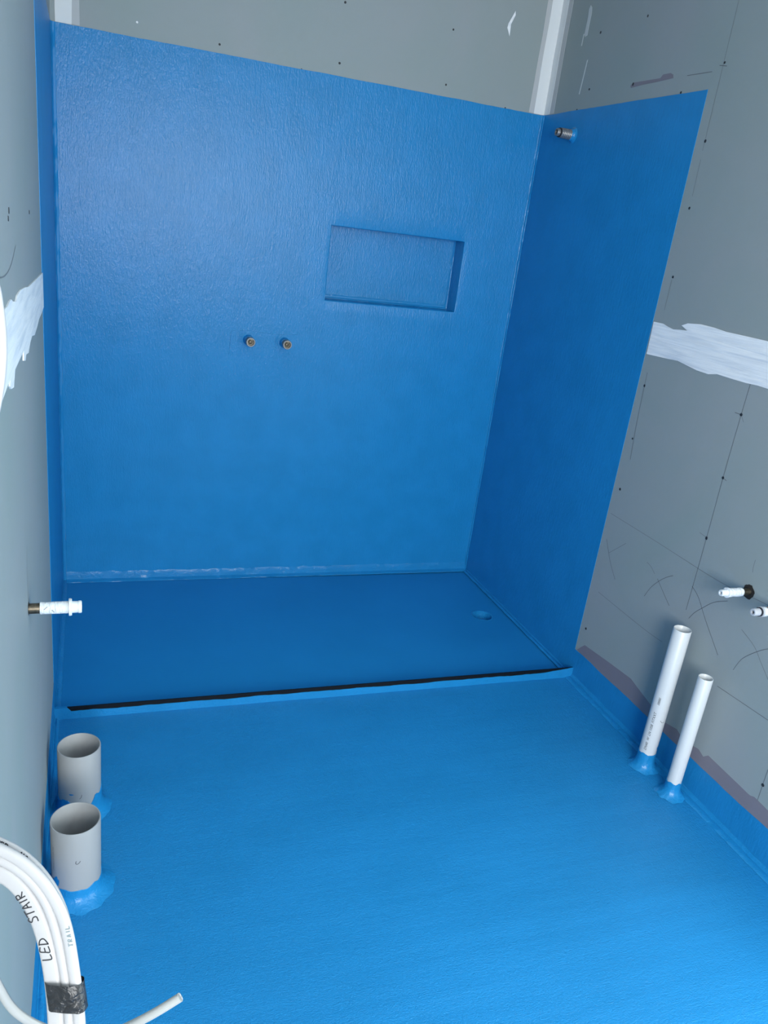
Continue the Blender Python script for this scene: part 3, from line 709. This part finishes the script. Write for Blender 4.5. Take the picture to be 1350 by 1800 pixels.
# ------------------------------------------------------------------ cables from the left wall, close to the viewer
FACE = Vector((-0.3378, -0.8719, 0.3545)).normalized()      # the way the flat sides of the cables look
def cable_mesh(path, w, th, k=6, out=None, ridge=0.0):
    """flat sheathed cable: rounded-rectangle section, its flat side turned to the room"""
    q = smooth_pts(path, k); bm = bmesh.new(); rings = []; fr = []
    prof = []
    for cx, cy, a0 in ((1, 1, 0), (-1, 1, 90), (-1, -1, 180), (1, -1, 270)):
        for da in (0, 30, 60, 90):
            a = math.radians(a0 + da); r = th * 0.46
            prof.append((cx * (w / 2 - r) + r * math.cos(a), cy * (th / 2 - r) + r * math.sin(a)))
    for i, p_ in enumerate(q):
        d = (q[min(i + 1, len(q) - 1)] - q[max(i - 1, 0)]).normalized()
        n_ = FACE
        b_ = n_.cross(d).normalized(); n2 = d.cross(b_).normalized()
        rings.append([bm.verts.new(p_ + b_ * x + n2 * y) for x, y in prof]); fr.append((p_, d, b_, n2))
    m_ = len(prof)
    for r_, s_ in zip(rings, rings[1:]):
        for i in range(m_): bm.faces.new((r_[i], r_[(i + 1) % m_], s_[(i + 1) % m_], s_[i]))
    bm.faces.new(rings[0][::-1]); bm.faces.new(rings[-1])
    bmesh.ops.recalc_face_normals(bm, faces=bm.faces[:])
    return bm, fr

GLYPH = {'L': [[(0, 1), (0.05, 0.02), (0.6, 0.05)]], 'E': [[(0.6, 0.95), (0.08, 1), (0, 0.5), (0.02, 0), (0.62, 0.02)], [(0.0, 0.52), (0.5, 0.5)]],
         'D': [[(0.05, 1.0), (0, 0)], [(-0.05, 0.98), (0.5, 0.8), (0.58, 0.3), (0.0, 0.0)]], 'S': [[(0.6, 0.85), (0.3, 1), (0.05, 0.78), (0.5, 0.4), (0.45, 0.08), (0.0, 0.05)]],
         'T': [[(0.3, 1), (0.28, 0)], [(-0.1, 0.98), (0.75, 1.02)]], 'A': [[(0, 0), (0.3, 1), (0.62, 0)], [(0.1, 0.38), (0.55, 0.42)]], 'I': [[(0.2, 1), (0.2, 0)]],
         'R': [[(0.05, 0), (0.02, 1)], [(0.0, 1), (0.5, 0.9), (0.45, 0.55), (0.05, 0.5), (0.6, 0.0)]], 'P': [[(0.05, 0), (0.02, 1)], [(0.0, 1), (0.55, 0.88), (0.5, 0.55), (0.05, 0.48)]],
         'O': [[(0.3, 1), (0.02, 0.6), (0.2, 0.02), (0.55, 0.3), (0.5, 0.85), (0.25, 1)]], 'W': [[(0, 1), (0.2, 0), (0.38, 0.7), (0.58, 0), (0.8, 1)]], 'N': [[(0, 0), (0.05, 1), (0.5, 0), (0.55, 1)]]}
def handwriting(word, h, place, pen, mt, parent, gap=0.28):
    bm = bmesh.new(); x = 0.0
    for ch in word:
        g_ = GLYPH.get(ch)
        if g_:
            for st in g_:
                ribbon(bm, [((x + px_ + 0.12 * py_ + rnd.uniform(-.04, .04)) * h, (py_ - 0.5 + rnd.uniform(-.05, .05)) * h) for px_, py_ in st], lambda u, v, q: place(u, v), pen, 0)
            x += (0.35 if ch == 'I' else 0.8 if ch == 'W' else 0.6) + gap
        else: x += 0.6
    return obj('handwriting', bm, mt, parent)
def on_cable(fr, th, s0, off, rev=True):
    """place lettering along the cable from arc length s0, running back up the cable"""
    ss = [0.0]
    for a, b in zip(fr, fr[1:]): ss.append(ss[-1] + (b[0] - a[0]).length)
    def pl(u, v):
        s = s0 - u if rev else s0 + u
        i = 0
        while i < len(ss) - 2 and ss[i + 1] < s: i += 1
        t = (s - ss[i]) / max(1e-9, ss[i + 1] - ss[i])
        p_ = fr[i][0].lerp(fr[i + 1][0], t); b_ = fr[i][2].lerp(fr[i + 1][2], t); n_ = fr[i][3].lerp(fr[i + 1][3], t)
        return p_ + b_ * ((-v if rev else v) + off) + n_ * (th / 2 + 0.00015)
    return pl
def arc_len(fr, z):
    """arc length of the lowest pass at height z"""
    s = 0.0; best = None
    for a, b in zip(fr, fr[1:]):
        L = (b[0] - a[0]).length
        if (a[0].z - z) * (b[0].z - z) <= 0: best = s + L * abs(a[0].z - z) / max(1e-9, abs(a[0].z - b[0].z))
        s += L
    return best

bundle = thing('cable_bundle', 'bundle of white flat cables arching from the left wall, bound with black tape', 'cable')
DOWN = lambda p_: [(p_[0] - 0.001, p_[1] - 0.004, p_[2] - 0.10), (p_[0] - 0.004, p_[1] - 0.004, p_[2] - 0.22)]
def relax(pts, n):
    P = [Vector(p_) for p_ in pts]
    for _ in range(n):
        P = [P[0]] + [P[i] * 0.5 + (P[i - 1] + P[i + 1]) * 0.25 for i in range(1, len(P) - 1)] + [P[-1]]
    return [tuple(p_) for p_ in P]
def bundle_cable(pts, w, th, label, mt='cable'):
    pts = relax(pts, 1)
    bm, fr = cable_mesh([(-0.03, pts[0][1], pts[0][2] - 0.014)] + pts + DOWN(pts[-1]), w, th)
    t = obj('flat_cable', bm, mt, bundle, True)
    t['label'] = label
    return t, fr
cab, fr = bundle_cable(C_L, 0.0106, 0.0050, 'flat cable marked LED STAIR')
sz = arc_len(fr, 1.0585)
handwriting('LED', 0.0058, on_cable(fr, 0.0050, sz, -0.0004), 0.0008, 'ink', cab)
handwriting('STAIR', 0.0056, on_cable(fr, 0.0050, sz - 0.0255, -0.0018), 0.0008, 'ink', cab, 0.24)
cab, fr = bundle_cable(C_M, 0.0062, 0.0054, 'narrow cable seen edge-on in the middle')
cab, fr = bundle_cable(C_R, 0.0074, 0.0054, 'cable with faint pale lettering on its outer edge')
handwriting('TRAIL', 0.0026, on_cable(fr, 0.0054, arc_len(fr, 1.0680), 0.0019), 0.0006, 'ink_pale', cab, 0.5)
cab, fr = bundle_cable(C_B, 0.0078, 0.0050, 'lettered cable behind the others at the bend')
sz = min(sum((fr[i + 1][0] - fr[i][0]).length for i in range(k)) for k in range(len(fr)) if fr[k][0].x > 0.0379)
handwriting('POWER', 0.0032, on_cable(fr, 0.0050, sz - 0.010, 0.0016, False), 0.0007, 'ink', cab)
handwriting('NO', 0.0034, on_cable(fr, 0.0050, sz + 0.0130, 0.0018, False), 0.0007, 'ink', cab)

# black tape round the bundle
ax = (Vector(TAPE[1]) - Vector(TAPE[0])).normalized()
nn = FACE; bb = nn.cross(ax).normalized(); n2 = ax.cross(bb).normalized()
mid = (Vector(TAPE[0]) + Vector(TAPE[1])) / 2 + bb * 0.0008
bm = bmesh.new(); rows = []
for k in range(7):
    row = []
    for i in range(40):
        a = 2 * PI * i / 40
        ca, sa = math.cos(a), math.sin(a)
        x = 0.0112 * math.copysign(abs(ca) ** 0.55, ca); y = 0.0066 * math.copysign(abs(sa) ** 0.55, sa) - 0.0012
        y += 0.0006 * mnoise.noise(Vector((x * 260, k * 0.5, 2.0)))
        s = (k / 6 - 0.5) * 0.0172 + 0.22 * x * 1.0 + 0.0004 * mnoise.noise(Vector((x * 300, k, 5.0)))
        row.append(bm.verts.new(mid + ax * s + bb * x + n2 * y))
    rows.append(row)
for r_, s_ in zip(rows, rows[1:]):
    for i in range(40): bm.faces.new((r_[i], r_[(i + 1) % 40], s_[(i + 1) % 40], s_[i]))
bmesh.ops.recalc_face_normals(bm, faces=bm.faces[:])
obj('electrical_tape', bm, 'vinyl', bundle, True)['label'] = 'band of shiny black tape'

# single cable looping below, cut end up to the right
t = thing('loose_cable', 'single white cable looping under the bundle, its cut end pointing right', 'cable')
bm, fr = cable_mesh(relax([(-0.03, -2.765, 1.145), (0.000, -2.772, 1.135)] + C_LOOP, 1), 0.0056, 0.0050)
obj('sheath', bm, 'cable_grey', t, True)
bm = bmesh.new(); e, d, b_, n_ = fr[-1]
for s in (-1, 1):
    vs = []
    for i in range(10):
        a = 2 * PI * i / 10
        vs.append(bm.verts.new(e + d * 0.0006 + b_ * (s * 0.0012 + 0.0009 * math.cos(a)) + n_ * 0.0009 * math.sin(a)))
    bm.faces.new(vs)
obj('cut_cores', bm, 'plug', t)
# thick cable bowing out of the wall at the left edge
t = thing('bowed_cable', 'thick white cable bowing out past the left edge, near the plaster band', 'cable')
bm, fr = cable_mesh([(-0.03, -2.700, 1.478)] + C_ARC + [(-0.03, -2.735, 1.325)], 0.0100, 0.0060)
obj('sheath', bm, 'cable', t, True)
